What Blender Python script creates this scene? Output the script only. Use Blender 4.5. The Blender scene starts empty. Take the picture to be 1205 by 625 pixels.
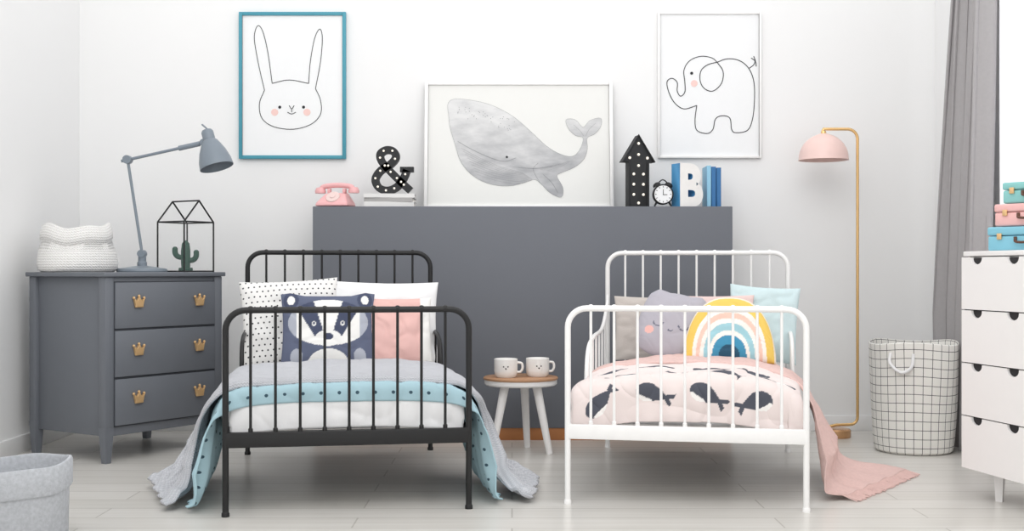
import bpy, bmesh, math, random
from mathutils import Vector, Matrix, noise
random.seed(4)
scene = bpy.context.scene
COL = scene.collection
pi = math.pi

# ------------------------------------------------------------------ colours / materials
def lin(c):
    c = c.lstrip('#')
    out = []
    for i in (0, 2, 4):
        v = int(c[i:i+2], 16) / 255.0
        out.append(v/12.92 if v <= 0.04045 else ((v+0.055)/1.055)**2.4)
    return (out[0], out[1], out[2], 1.0)

def new_mat(name):
    m = bpy.data.materials.new(name); m.use_nodes = True
    nt = m.node_tree
    return m, nt, nt.nodes['Principled BSDF']

def mat(name, col, rough=0.5, metal=0.0, noise_amt=0.04, nscale=30, bump=0.0, bscale=200, emit=0.0, alpha=1.0):
    m, nt, b = new_mat(name)
    b.inputs['Roughness'].default_value = rough
    b.inputs['Metallic'].default_value = metal
    tc = nt.nodes.new('ShaderNodeTexCoord')
    n = nt.nodes.new('ShaderNodeTexNoise'); n.inputs['Scale'].default_value = nscale; n.inputs['Detail'].default_value = 3
    nt.links.new(tc.outputs['Object'], n.inputs['Vector'])
    mx = nt.nodes.new('ShaderNodeMixRGB'); c = lin(col)
    mx.inputs[1].default_value = tuple(x*(1-noise_amt) for x in c[:3]) + (1,)
    mx.inputs[2].default_value = tuple(min(1, x*(1+noise_amt)) for x in c[:3]) + (1,)
    nt.links.new(n.outputs['Fac'], mx.inputs[0])
    nt.links.new(mx.outputs[0], b.inputs['Base Color'])
    if bump > 0:
        n2 = nt.nodes.new('ShaderNodeTexNoise'); n2.inputs['Scale'].default_value = bscale
        nt.links.new(tc.outputs['Object'], n2.inputs['Vector'])
        bp = nt.nodes.new('ShaderNodeBump'); bp.inputs['Strength'].default_value = bump; bp.inputs['Distance'].default_value = 0.004
        nt.links.new(n2.outputs['Fac'], bp.inputs['Height']); nt.links.new(bp.outputs[0], b.inputs['Normal'])
    if emit > 0:
        b.inputs['Emission Color'].default_value = c; b.inputs['Emission Strength'].default_value = emit
    if alpha < 1:
        b.inputs['Alpha'].default_value = alpha
    return m

def mathn(nt, op, a, b=None):
    n = nt.nodes.new('ShaderNodeMath'); n.operation = op
    for i, x in enumerate((a, b)):
        if x is None: continue
        if isinstance(x, (int, float)): n.inputs[i].default_value = x
        else: nt.links.new(x, n.inputs[i])
    return n.outputs[0]

def uv_pattern(name, base, col, kind, su, sv, r, rough=0.8, stagger=False, bump=0.15):
    """procedural dots / grid / knit, on metric UVs"""
    m, nt, b = new_mat(name)
    b.inputs['Roughness'].default_value = rough
    uv = nt.nodes.new('ShaderNodeUVMap'); uv.uv_map = 'UVMap'
    sp = nt.nodes.new('ShaderNodeSeparateXYZ'); nt.links.new(uv.outputs[0], sp.inputs[0])
    U = mathn(nt, 'MULTIPLY', sp.outputs[0], 1.0/su); V = mathn(nt, 'MULTIPLY', sp.outputs[1], 1.0/sv)
    if stagger:
        row = mathn(nt, 'FLOOR', V); odd = mathn(nt, 'MULTIPLY', mathn(nt, 'FLOORED_MODULO', row, 2.0), 0.5)
        U = mathn(nt, 'ADD', U, odd)
    fu = mathn(nt, 'SUBTRACT', mathn(nt, 'FRACT', U), 0.5); fv = mathn(nt, 'SUBTRACT', mathn(nt, 'FRACT', V), 0.5)
    if kind == 'dots':
        d = mathn(nt, 'SQRT', mathn(nt, 'ADD', mathn(nt, 'MULTIPLY', fu, fu), mathn(nt, 'MULTIPLY', mathn(nt, 'MULTIPLY', fv, fv), (sv/su)**2)))
        mask = mathn(nt, 'LESS_THAN', d, r)
    elif kind == 'grid':
        mask = mathn(nt, 'GREATER_THAN', mathn(nt, 'MAXIMUM', mathn(nt, 'ABSOLUTE', fu), mathn(nt, 'ABSOLUTE', fv)), 0.5-r)
    else:  # knit
        wob = mathn(nt, 'MULTIPLY', mathn(nt, 'ABSOLUTE', fu), 0.9)
        ff = mathn(nt, 'ABSOLUTE', mathn(nt, 'SUBTRACT', mathn(nt, 'FRACT', mathn(nt, 'ADD', V, wob)), 0.5))
        mask = mathn(nt, 'MULTIPLY', ff, 2.0)
    mx = nt.nodes.new('ShaderNodeMixRGB'); mx.inputs[1].default_value = lin(base); mx.inputs[2].default_value = lin(col)
    nt.links.new(mask, mx.inputs[0]); nt.links.new(mx.outputs[0], b.inputs['Base Color'])
    bp = nt.nodes.new('ShaderNodeBump'); bp.inputs['Strength'].default_value = bump; bp.inputs['Distance'].default_value = 0.004
    if kind == 'knit':
        nt.links.new(mask, bp.inputs['Height'])
    else:
        n2 = nt.nodes.new('ShaderNodeTexNoise'); n2.inputs['Scale'].default_value = 250
        tc = nt.nodes.new('ShaderNodeTexCoord'); nt.links.new(tc.outputs['Object'], n2.inputs['Vector'])
        nt.links.new(n2.outputs['Fac'], bp.inputs['Height'])
    nt.links.new(bp.outputs[0], b.inputs['Normal'])
    return m

def vcol_mat(name, rough=0.85):
    m, nt, b = new_mat(name)
    b.inputs['Roughness'].default_value = rough
    a = nt.nodes.new('ShaderNodeAttribute'); a.attribute_name = 'Col'
    nt.links.new(a.outputs['Color'], b.inputs['Base Color'])
    n2 = nt.nodes.new('ShaderNodeTexNoise'); n2.inputs['Scale'].default_value = 300
    tc = nt.nodes.new('ShaderNodeTexCoord'); nt.links.new(tc.outputs['Object'], n2.inputs['Vector'])
    bp = nt.nodes.new('ShaderNodeBump'); bp.inputs['Strength'].default_value = 0.15; bp.inputs['Distance'].default_value = 0.003
    nt.links.new(n2.outputs['Fac'], bp.inputs['Height']); nt.links.new(bp.outputs[0], b.inputs['Normal'])
    return m

M = {}
M['wall'] = mat('wall_paint', '#eeeeee', 0.9, noise_amt=0.008, nscale=3)
M['trim'] = mat('trim_paint', '#f2f2f2', 0.6, noise_amt=0.01)
M['panel'] = mat('panel_paint', '#6c6f76', 0.8, noise_amt=0.02, nscale=5)
M['dress'] = mat('dresser_paint', '#6c7077', 0.5, noise_amt=0.02, nscale=8)
M['dressd'] = mat('dresser_shadow_gap', '#3b3e44', 0.7)
M['brass'] = mat('brass', '#e2bb88', 0.35, 0.5)
M['gold'] = mat('gold_tube', '#e6bd80', 0.22, 0.6)
M['copper'] = mat('copper_base', '#d0a276', 0.25, 0.6, noise_amt=0.01)
M['black'] = mat('black_metal', '#0d0d0f', 0.5)
M['blackm'] = mat('black_matte', '#1e1f22', 0.6)
M['whitem'] = mat('white_metal', '#f0efee', 0.35)
M['whitel'] = mat('white_lacquer', '#eeeceb', 0.45, noise_amt=0.01)
M['cut'] = mat('cutout_dark', '#2b292b', 0.9)
M['paper'] = mat('paper', '#eff0f1', 0.8, noise_amt=0.01)
M['paper2'] = mat('cream_paper', '#e7e7e4', 0.8, noise_amt=0.01)
M['ink'] = mat('ink', '#2c2d31', 0.8)
M['pencil'] = mat('pencil_grey', '#8b8c90', 0.9)
M['teal'] = mat('teal_frame', '#4394a7', 0.5, noise_amt=0.05)
M['cheek'] = mat('cheek_pink', '#f0ccc6', 0.8)
M['wood'] = mat('stool_wood', '#b08564', 0.5, noise_amt=0.12, nscale=14)
M['plank'] = mat('wood_plank', '#b27443', 0.55, noise_amt=0.15, nscale=12)
M['curtain'] = mat('curtain_linen', '#aaa7a8', 0.95, noise_amt=0.06, nscale=60, bump=0.2)
M['lampg'] = mat('lamp_greyblue', '#7a848e', 0.4)
M['lampd'] = mat('lamp_inside', '#e8e8e8', 0.5)
M['pinkl'] = mat('pink_lacquer', '#eacbc4', 0.4)
M['pinkp'] = mat('pink_phone', '#e9b1b2', 0.35)
M['cactus'] = mat('cactus_green', '#1f4a3c', 0.7, noise_amt=0.15)
M['felt'] = mat('grey_felt', '#b3b6bb', 0.95, noise_amt=0.25, nscale=90, bump=0.3)
M['knit'] = uv_pattern('white_knit', '#e2e0de', '#fbfaf8', 'knit', 0.014, 0.012, 0.1, bump=0.7)
M['knitg'] = uv_pattern('grey_knit', '#b6b8be', '#cccdd2', 'knit', 0.010, 0.010, 0.1, bump=0.6)
M['tealdots'] = uv_pattern('teal_dotted', '#a6c5cf', '#35505f', 'dots', 0.062, 0.062, 0.10, stagger=True)
M['dots'] = uv_pattern('white_dotted', '#e6e5e3', '#2b2d33', 'dots', 0.024, 0.024, 0.16, stagger=True)
M['grid'] = uv_pattern('grid_fabric', '#e8e6e1', '#1e1e21', 'grid', 0.0418, 0.040, 0.032)
M['sheet'] = mat('white_sheet', '#ebebec', 0.9, noise_amt=0.02, bump=0.1)
M['pinkb'] = mat('pink_blanket', '#dcbdb7', 0.95, noise_amt=0.10, nscale=80, bump=0.5)
M['beige'] = mat('beige_fabric', '#c4bcb6', 0.95, bump=0.3)
M['palepink'] = mat('pale_pink_fabric', '#e3cac6', 0.95, bump=0.3)
M['mint'] = mat('mint_fabric', '#c9dcdf', 0.95, bump=0.2)
M['vcol'] = vcol_mat('printed_fabric')
M['bulb'] = mat('bulb_glass', '#fff6e8', 0.2, emit=0.4)
M['ceram'] = mat('ceramic', '#f0eeeb', 0.2)
M['blue'] = mat('book_blue', '#2f6da3', 0.5)
M['lblue'] = mat('pale_blue', '#8fc2dc', 0.5)
M['bblue'] = mat('letter_blue', '#4b94c6', 0.5)
M['pages'] = mat('pages', '#f1ede6', 0.9)
M['bookw'] = mat('book_white', '#dfdedd', 0.6)
M['bookg'] = mat('book_grey', '#a9a7a6', 0.6)
M['tealc'] = mat('case_teal', '#86c2c0', 0.5)
M['bluec'] = mat('case_blue', '#7fbccf', 0.5)
M['pinkc'] = mat('case_pink', '#e8b6b3', 0.5)
M['brown'] = mat('leather_brown', '#5b3a2c', 0.6)
M['sheer'] = mat('sheer_white_glow', '#f4f4f7', 0.9, emit=0.35)  # emission added to the cloth in place of daylight shining through
def glass_mat():
    m, nt, b = new_mat('thin_glass')
    b.inputs['Base Color'].default_value = (0.95, 0.98, 0.98, 1); b.inputs['Roughness'].default_value = 0.03
    b.inputs['Alpha'].default_value = 0.06
    return m
M['glass'] = glass_mat()

def floor_mat():
    m, nt, b = new_mat('floor_boards')
    tc = nt.nodes.new('ShaderNodeTexCoord')
    mp = nt.nodes.new('ShaderNodeMapping'); nt.links.new(tc.outputs['Object'], mp.inputs['Vector'])
    br = nt.nodes.new('ShaderNodeTexBrick'); nt.links.new(mp.outputs[0], br.inputs['Vector'])
    br.inputs['Scale'].default_value = 1.0; br.inputs['Brick Width'].default_value = 1.4; br.inputs['Row Height'].default_value = 0.16
    br.inputs['Mortar Size'].default_value = 0.003; br.offset = 0.37
    br.inputs['Color1'].default_value = lin('#d9d6d1'); br.inputs['Color2'].default_value = lin('#cfccc6'); br.inputs['Mortar'].default_value = lin('#b4b0a9')
    n = nt.nodes.new('ShaderNodeTexNoise'); mp2 = nt.nodes.new('ShaderNodeMapping'); mp2.inputs['Scale'].default_value = (1.5, 22, 1)
    nt.links.new(tc.outputs['Object'], mp2.inputs['Vector']); nt.links.new(mp2.outputs[0], n.inputs['Vector']); n.inputs['Scale'].default_value = 1.5; n.inputs['Detail'].default_value = 5
    mx = nt.nodes.new('ShaderNodeMixRGB'); mx.blend_type = 'OVERLAY'; mx.inputs[0].default_value = 0.25
    nt.links.new(br.outputs['Color'], mx.inputs[1]); nt.links.new(n.outputs['Fac'], mx.inputs[2])
    nt.links.new(mx.outputs[0], b.inputs['Base Color'])
    b.inputs['Roughness'].default_value = 0.28
    return m
M['floor'] = floor_mat()

def whale_mat():
    m, nt, b = new_mat('whale_watercolour')
    tc = nt.nodes.new('ShaderNodeTexCoord')
    mp = nt.nodes.new('ShaderNodeMapping'); mp.inputs['Rotation'].default_value = (0, math.radians(35), 0); mp.inputs['Scale'].default_value = (3, 1, 8)
    nt.links.new(tc.outputs['Object'], mp.inputs['Vector'])
    n = nt.nodes.new('ShaderNodeTexNoise'); n.inputs['Scale'].default_value = 2.4; n.inputs['Detail'].default_value = 8; n.inputs['Roughness'].default_value = 0.55
    nt.links.new(mp.outputs[0], n.inputs['Vector'])
    sp = nt.nodes.new('ShaderNodeSeparateXYZ'); nt.links.new(tc.outputs['Object'], sp.inputs[0])
    g = mathn(nt, 'ADD', mathn(nt, 'MULTIPLY', sp.outputs[2], 1.1), mathn(nt, 'MULTIPLY', sp.outputs[0], -0.1))
    fac = mathn(nt, 'ADD', n.outputs['Fac'], g)
    cr = nt.nodes.new('ShaderNodeValToRGB'); cr.color_ramp.elements[0].position = 0.22; cr.color_ramp.elements[1].position = 0.78
    cr.color_ramp.elements[0].color = lin('#a6a7aa'); cr.color_ramp.elements[1].color = lin('#dedede')
    nt.links.new(fac, cr.inputs[0]); nt.links.new(cr.outputs[0], b.inputs['Base Color'])
    b.inputs['Roughness'].default_value = 0.9
    return m
M['whale'] = whale_mat()

# ------------------------------------------------------------------ geometry helpers
def catmull(pts, n=8, closed=False):
    pts = [Vector(p) for p in pts]; out = []
    N = len(pts); rng = N if closed else N-1
    for i in range(rng):
        if closed:
            p0, p1, p2, p3 = pts[(i-1) % N], pts[i], pts[(i+1) % N], pts[(i+2) % N]
        else:
            p0 = pts[i-1] if i > 0 else pts[0]*2-pts[1]
            p1, p2 = pts[i], pts[i+1]
            p3 = pts[i+2] if i+2 < N else pts[-1]*2-pts[-2]
        for k in range(n):
            t = k/n
            out.append(0.5*((2*p1)+(-p0+p2)*t+(2*p0-5*p1+4*p2-p3)*t*t+(-p0+3*p1-3*p2+p3)*t**3))
    if not closed: out.append(pts[-1].copy())
    return out

class Build:
    def __init__(s):
        s.v = []; s.f = []; s.m = []; s.uv = []
    def add(s, verts, faces, mt=0, uvs=None, X=None):
        o = len(s.v)
        for i, p in enumerate(verts):
            p = Vector(p)
            if X is not None: p = X @ p
            s.v.append(p); s.uv.append(uvs[i] if uvs else (p.x, p.z))
        for f in faces:
            s.f.append([o+i for i in f]); s.m.append(mt)
        return s
    def box(s, c, size, bev=0.0, rot=None, mt=0, X=None, seg=2):
        bm = bmesh.new(); bmesh.ops.create_cube(bm, size=1.0)
        for v in bm.verts: v.co = Vector((v.co.x*size[0], v.co.y*size[1], v.co.z*size[2]))
        if bev > 0: bmesh.ops.bevel(bm, geom=bm.edges[:], offset=bev, segments=seg, affect='EDGES', profile=0.5)
        T = Matrix.Translation(Vector(c))
        if rot is not None: T = T @ rot
        if X is not None: T = X @ T
        bm.verts.index_update()
        s.add([v.co.copy() for v in bm.verts], [[v.index for v in f.verts] for f in bm.faces], mt, X=T)
        bm.free(); return s
    def lathe(s, prof, segs=32, mt=0, X=None, squash=(1, 1), wob=None):
        vs = []; uvs = []; L = 0; prev = None; rmax = max(p[0] for p in prof)
        for j, (r, z) in enumerate(prof):
            if prev: L += math.hypot(r-prev[0], z-prev[1])
            prev = (r, z)
            for i in range(segs+1):
                a = 2*pi*i/segs
                rr = r; zz = z
                if wob: rr, zz = wob(a, r, z)
                vs.append((rr*math.cos(a)*squash[0], rr*math.sin(a)*squash[1], zz)); uvs.append((a*rmax, L))
        fs = []
        W = segs+1
        for j in range(len(prof)-1):
            for i in range(segs):
                fs.append([j*W+i, j*W+i+1, (j+1)*W+i+1, (j+1)*W+i])
        return s.add(vs, fs, mt, uvs, X)
    def tube(s, pts, r, segs=8, closed=False, mt=0, X=None):
        pts = [Vector(p) for p in pts]; N = len(pts)
        rs = r if isinstance(r, (list, tuple)) else [r]*N
        vs = []; fs = []
        T0 = (pts[1]-pts[0]).normalized()
        up = Vector((0, 0, 1)) if abs(T0.z) < 0.9 else Vector((1, 0, 0))
        nrm = T0.cross(up).normalized(); prevT = T0
        for i in range(N):
            if closed: T = (pts[(i+1) % N]-pts[i-1])
            elif i == 0: T = pts[1]-pts[0]
            elif i == N-1: T = pts[-1]-pts[-2]
            else: T = pts[i+1]-pts[i-1]
            if T.length < 1e-9: T = prevT
            T = T.normalized()
            nrm = prevT.rotation_difference(T) @ nrm
            nrm = (nrm - T*nrm.dot(T)).normalized(); prevT = T
            bn = T.cross(nrm)
            for k in range(segs):
                a = 2*pi*k/segs
                vs.append(pts[i]+(nrm*math.cos(a)+bn*math.sin(a))*rs[i])
        for i in range(N if closed else N-1):
            j = (i+1) % N
            for k in range(segs):
                fs.append([i*segs+k, i*segs+(k+1) % segs, j*segs+(k+1) % segs, j*segs+k])
        if not closed:
            fs.append([k for k in range(segs)][::-1]); fs.append([(N-1)*segs+k for k in range(segs)])
        return s.add(vs, fs, mt, X=X)
    def ball(s, c, r, mt=0, X=None, segs=12, sc=(1, 1, 1)):
        prof = [(max(1e-4, r*math.sin(pi*i/8)), -r*math.cos(pi*i/8)) for i in range(9)]
        T = Matrix.Translation(Vector(c)) @ Matrix.Diagonal((sc[0], sc[1], sc[2], 1))
        if X is not None: T = X @ T
        return s.lathe(prof, segs, mt, T)
    def prism(s, poly, y0, y1, mt=0, X=None):
        n = len(poly)
        vs = [(p[0], y0, p[1]) for p in poly]+[(p[0], y1, p[1]) for p in poly]
        fs = [list(range(n)), list(range(2*n-1, n-1, -1))]
        for i in range(n):
            j = (i+1) % n; fs.append([i, n+i, n+j, j])
        return s.add(vs, fs, mt, X=X)
    def ribbon(s, pts, w, y0, y1, mt=0, X=None):
        pts = [Vector((p[0], p[1])) for p in pts]; n = len(pts)
        Lp = []; Rp = []
        for i in range(n):
            a = pts[max(0, i-1)]; b = pts[min(n-1, i+1)]
            t = (b-a).normalized() if (b-a).length > 0 else Vector((1, 0)); nn = Vector((-t.y, t.x))
            ww = w[i] if isinstance(w, list) else w
            Lp.append(pts[i]+nn*ww/2); Rp.append(pts[i]-nn*ww/2)
        vs = []
        for i in range(n):
            vs += [(Lp[i].x, y0, Lp[i].y), (Rp[i].x, y0, Rp[i].y), (Rp[i].x, y1, Rp[i].y), (Lp[i].x, y1, Lp[i].y)]
        fs = []
        for i in range(n-1):
            o = 4*i
            for k in range(4): fs.append([o+k, o+(k+1) % 4, o+4+(k+1) % 4, o+4+k])
        fs.append([0, 3, 2, 1]); o = 4*(n-1); fs.append([o, o+1, o+2, o+3])
        return s.add(vs, fs, mt, X=X)
    def obj(s, name, mats, parent=None, angle=38, cols=None, **kw):
        me = bpy.data.meshes.new(name)
        bm = bmesh.new()
        bv = [bm.verts.new(p) for p in s.v]
        uvl = bm.loops.layers.uv.new('UVMap')
        for f, mi in zip(s.f, s.m):
            try: fc = bm.faces.new([bv[i] for i in f])
            except Exception: continue
            fc.material_index = mi; fc.smooth = True
            for lp, i in zip(fc.loops, f): lp[uvl].uv = s.uv[i]
        bm.normal_update()
        ng = [f for f in bm.faces if len(f.verts) > 4]
        if ng: bmesh.ops.triangulate(bm, faces=ng)
        if cols is None:
            bmesh.ops.remove_doubles(bm, verts=bm.verts, dist=1e-5)
            bmesh.ops.recalc_face_normals(bm, faces=bm.faces)
        bm.normal_update()
        for e in bm.edges:
            if len(e.link_faces) == 2 and e.calc_face_angle(0) > math.radians(angle): e.smooth = False
        bm.to_mesh(me); bm.free()
        if cols is not None:
            at = me.color_attributes.new('Col', 'FLOAT_COLOR', 'POINT')
            flat = []
            for c in cols: flat += list(c)
            at.data.foreach_set('color', flat)
        for m_ in (mats if isinstance(mats, (list, tuple)) else [mats]): me.materials.append(m_)
        o = bpy.data.objects.new(name, me); COL.objects.link(o)
        if parent: o.parent = parent
        for k, v in kw.items(): o[k] = v
        return o

def glyph(ch_, w, h, y0, y1, offset, mt, b, dx=0.0):
    """extruded built-in-font character fitted to a w x h box standing on z=0, added to builder b"""
    cu = bpy.data.curves.new('glyph', 'FONT'); cu.body = ch_; cu.size = 1.0; cu.extrude = 0.1; cu.offset = offset; cu.resolution_u = 6
    ob = bpy.data.objects.new('glyph', cu); COL.objects.link(ob)
    bpy.context.view_layer.update()
    me = bpy.data.meshes.new_from_object(ob.evaluated_get(bpy.context.evaluated_depsgraph_get()))
    xs = [v.co.x for v in me.vertices]; ys = [v.co.y for v in me.vertices]
    x0, x1, z0, z1 = min(xs), max(xs), min(ys), max(ys)
    vs = []
    for v in me.vertices:
        vs.append((((v.co.x-x0)/(x1-x0)-0.5)*w+dx, y0 if v.co.z > 0 else y1, (v.co.y-z0)/(z1-z0)*h))
    b.add(vs, [list(p.vertices) for p in me.polygons], mt)
    bpy.data.objects.remove(ob); bpy.data.curves.remove(cu); bpy.data.meshes.remove(me)
    return b

def thing(name, loc, label, category, rot=0.0, group=None):
    e = bpy.data.objects.new(name, None); e.empty_display_size = 0.1
    COL.objects.link(e); e.location = loc; e.rotation_euler = (0, 0, rot)
    e['label'] = label; e['category'] = category
    if group: e['group'] = group
    return e

RX = lambda a: Matrix.Rotation(a, 4, 'X')
RY = lambda a: Matrix.Rotation(a, 4, 'Y')
RZ = lambda a: Matrix.Rotation(a, 4, 'Z')
TR = lambda x, y, z: Matrix.Translation((x, y, z))

# ------------------------------------------------------------------ room
XL, XR, YB = -2.25, 2.2, 6.19
H = 2.7
def struct(b, name, m): return b.obj(name, m, kind='structure')
struct(Build().box((0, 3.0, -0.05), (4.9, 6.6, 0.1)), 'floor', M['floor'])
struct(Build().box((0, YB+0.05, H/2), (4.9, 0.1, H)), 'wall_back', M['wall'])
struct(Build().box((XL-0.05, 3.0, H/2), (0.1, 6.38, H)), 'wall_left', M['wall'])
wy0, wy1, wz0, wz1 = 3.7, 5.32, 0.8, 2.45
wb = Build()
wb.box((XR+0.05, (wy1+YB)/2, H/2), (0.1, YB-wy1, H)).box((XR+0.05, (wy0-0.2)/2, H/2), (0.1, wy0+0.2, H))
wb.box((XR+0.05, (wy0+wy1)/2, wz0/2), (0.1, wy1-wy0, wz0)).box((XR+0.05, (wy0+wy1)/2, (wz1+H)/2), (0.1, wy1-wy0, H-wz1))
struct(wb, 'wall_right', M['wall'])
struct(Build().box((0, YB-0.008, 0.04), (XR-XL, 0.016, 0.08), 0.003), 'baseboard_back', M['trim'])
struct(Build().box((XL+0.008, 3.0, 0.04), (0.016, 6.3, 0.08), 0.003), 'baseboard_left', M['trim'])
struct(Build().box((XR-0.008, 3.0, 0.04), (0.016, 6.3, 0.08), 0.003), 'baseboard_right', M['trim'])
wf = Build()
t = 0.05
for yy in (wy0+t/2, (wy0+wy1)/2, wy1-t/2): wf.box((XR+0.05, yy, (wz0+wz1)/2), (0.06, t, wz1-wz0), 0.004)
for zz in (wz0+t/2, wz1-t/2): wf.box((XR+0.05, (wy0+wy1)/2, zz), (0.06, wy1-wy0, t), 0.004)
struct(wf, 'window_1', M['trim'])

# ------------------------------------------------------------------ curtains
def wavecloth(name, y0t, y1t, y0b, y1b, xc, amp, folds, z0, z1, m, label, cat, dx=0.0):
    b = Build(); nu, nv = folds*18, 40; vs = []; fs = []
    for j in range(nv+1):
        q = j/nv; z = z0+(z1-z0)*q
        qq = max(0, (q-0.25)/0.75) if dx else q
        for i in range(nu+1):
            u = i/nu
            y = (y0b+(y1b-y0b)*u)*(1-qq)+(y0t+(y1t-y0t)*u)*qq
            ph = 2*pi*folds*u+1.3*math.sin(3.1*u+1.6*q)+0.5*math.sin(9*u-2*q)
            a_ = amp*(0.65+0.35*math.sin(7*u+2*q))
            x = xc-dx*(1-qq)+a_*math.sin(ph)
            vs.append((x, y+0.35*amp*math.sin(2*ph), z))
    W = nu+1
    for j in range(nv):
        for i in range(nu): fs.append([j*W+i, j*W+i+1, (j+1)*W+i+1, (j+1)*W+i])
    b.add(vs, fs)
    o = b.obj(name, m, angle=180)
    sm = o.modifiers.new('s', 'SOLIDIFY'); sm.thickness = 0.004
    o['label'] = label; o['category'] = cat
    return o
wavecloth('curtain', 5.27, 5.55, 5.29, 5.84, 2.112, 0.044, 5, 0.006, 2.5, M['curtain'], 'long pleated grey linen curtain hanging beside the window', 'curtain', dx=0.02)
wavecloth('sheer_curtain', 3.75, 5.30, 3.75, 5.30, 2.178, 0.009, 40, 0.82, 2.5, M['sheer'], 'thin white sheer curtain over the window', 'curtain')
rod = thing('curtain_rod', (2.12, 4.7, 2.5), 'white metal rod carrying the grey and sheer curtains', 'curtain rod')
Build().tube([(0, -1.1, 0.012), (0, 1.15, 0.012)], 0.012).obj('rod', M['whitem'], rod)
for yy in (-0.9, 0.95):
    Build().box((0.04, yy, 0.012), (0.08, 0.02, 0.02), 0.003).obj('bracket', M['whitem'], rod)

# ------------------------------------------------------------------ dark grey panel
px0, px1, py0, pz = -0.977, 1.081, 5.83, 1.147
pan = thing('headboard_partition', ((px0+px1)/2, 6.0, 0), 'dark grey painted partition box used as shelf behind both beds', 'partition')
w = px1-px0
Build().box((0, 0.0, (pz+0.06)/2), (w, 0.34, pz-0.06), 0.003).obj('body', M['panel'], pan)
Build().box((0, -0.005, 0.03), (w-0.01, 0.32, 0.06), 0.002).obj('plinth', M['plank'], pan, label='warm brown wooden plinth')

# ------------------------------------------------------------------ dresser
C = Vector((-1.743, 5.10, 0)); ang = math.atan2(0.84, 0.54)
dr = thing('dresser', C, 'blue-grey painted dresser with three drawers and brass crown handles', 'dresser', ang)
DW, DD, DZ = 0.665, 0.52, 0.825
Build().box((DW/2, DD/2, (0.116+DZ-0.02)/2), (DW-0.03, DD-0.012, DZ-0.02-0.116), 0.003).obj('body', M['dress'], dr)
Build().box((DW/2, DD/2, DZ-0.01), (DW+0.03, DD+0.03, 0.02), 0.004).obj('top', M['dress'], dr)
def crown(p, x, z):
    c = Build()
    poly = [(-0.019, -0.020), (0.019, -0.020), (0.028, 0.015), (0.013, 0.003), (0.0, 0.023), (-0.013, 0.003), (-0.028, 0.015)]
    c.prism(poly, -0.024, -0.010)
    for q in ((0.028, 0.017), (0, 0.025), (-0.028, 0.017)): c.ball((q[0], -0.017, q[1]), 0.0065)
    c.tube([(-0.021, -0.018, -0.020), (0.021, -0.018, -0.020)], 0.006)
    c.tube([(0, -0.011, -0.003), (0, 0.004, -0.003)], 0.006)
    o = c.obj('handle', M['brass'], p, label='brass crown handle'); o.location = (x, 0, z)
    mo = o.modifiers.new('b', 'BEVEL'); mo.width = 0.0015; mo.segments = 2
    return o
for (lx, ly) in ((0.02, 0.02), (DW-0.02, 0.02), (0.02, DD-0.02), (DW-0.02, DD-0.02)):
    b = Build()
    zt = DZ-0.02
    b.box((lx, ly, (0.15+zt)/2), (0.046, 0.046, zt-0.15), 0.004)
    q = 0.014; 
    vs = [(lx-0.023, ly-0.023, 0.152), (lx+0.023, ly-0.023, 0.152), (lx+0.023, ly+0.023, 0.152), (lx-0.023, ly+0.023, 0.152),
          (lx-q, ly-q, 0.0), (lx+q, ly-q, 0.0), (lx+q, ly+q, 0.0), (lx-q, ly+q, 0.0)]
    b.add(vs, [[0, 1, 2, 3], [7, 6, 5, 4], [0, 4, 5, 1], [1, 5, 6, 2], [2, 6, 7, 3], [3, 7, 4, 0]])
    b.obj('leg', M['dress'], dr)
dh = (DZ-0.02-0.035-0.14)/3
for k in range(3):
    zc = 0.155+dh*(k+0.5)
    bd = Build().box((DW/2, 0.004, zc), (DW-0.094, 0.026, dh-0.010), 0.003)
    d = bd.obj('drawer', M['dress'], dr)
    crown(d, 0.165, zc+0.015); crown(d, 0.515, zc+0.015)
Build().box((DW/2, 0.0045, 0.155+dh*1.5), (DW-0.086, 0.012, dh*3+0.000)).obj('drawer_gap', M['dressd'], dr)

def dpos(a, b, z=DZ): return Vector((C.x+0.5407*a-0.8412*b, C.y+0.8412*a+0.5407*b, z))

# knitted basket
def wobk(a, r, z):
    if z > 0.13: z = z+0.012*math.sin(a*2+1.0)+0.006*math.sin(5*a)
    return r*(1+0.02*math.sin(3*a+z*20)), z
o = Build().lathe([(0.001, 0.0), (0.155, 0.0), (0.172, 0.012), (0.176, 0.04), (0.168, 0.09), (0.150, 0.135), (0.158, 0.14), (0.156, 0.17), (0.146, 0.205), (0.136, 0.212),
    (0.128, 0.2), (0.134, 0.15), (0.14, 0.06), (0.001, 0.02)], 64, wob=wobk).obj('knitted_basket', M['knit'], angle=80)
o.location = dpos(0.15, 0.385); o['label'] = 'chunky white knitted basket with folded rim on the dresser'; o['category'] = 'basket'

# desk lamp
p = dpos(0.364, 0.2)
lamp = thing('desk_lamp', p, 'blue-grey jointed metal desk lamp on the dresser', 'desk lamp')
Build().lathe([(0.001, 0), (0.112, 0), (0.114, 0.006), (0.110, 0.016), (0.06, 0.024), (0.02, 0.030), (0.001, 0.03)], 40).lathe([(0.022, 0.02), (0.022, 0.045), (0.018, 0.05), (0.018, 0.075), (0.001, 0.078)], 20).obj('base', M['lampg'], lamp)
E = Vector((-0.067, 0, 0.521)); S = Vector((0.287, 0, 0.600))
b = Build()
b.tube([(0.004, 0, 0.06), E], 0.007).tube([(-0.008+0.004, 0, 0.06), (0.004, 0, 0.10)], 0.011)
b.tube([E+Vector((0, -0.018, 0)), E+Vector((0, 0.018, 0))], 0.020, 14)
b.tube([(0.0, -0.02, 0.085), (0.0, 0.02, 0.085)], 0.018, 14)
b.obj('lower_arm', M['lampg'], lamp)
b = Build()
dd = (S-E).normalized()
b.tube([E-dd*0.03, S], 0.007).tube([S-dd*0.12, S-dd*0.02], 0.012)
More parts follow.
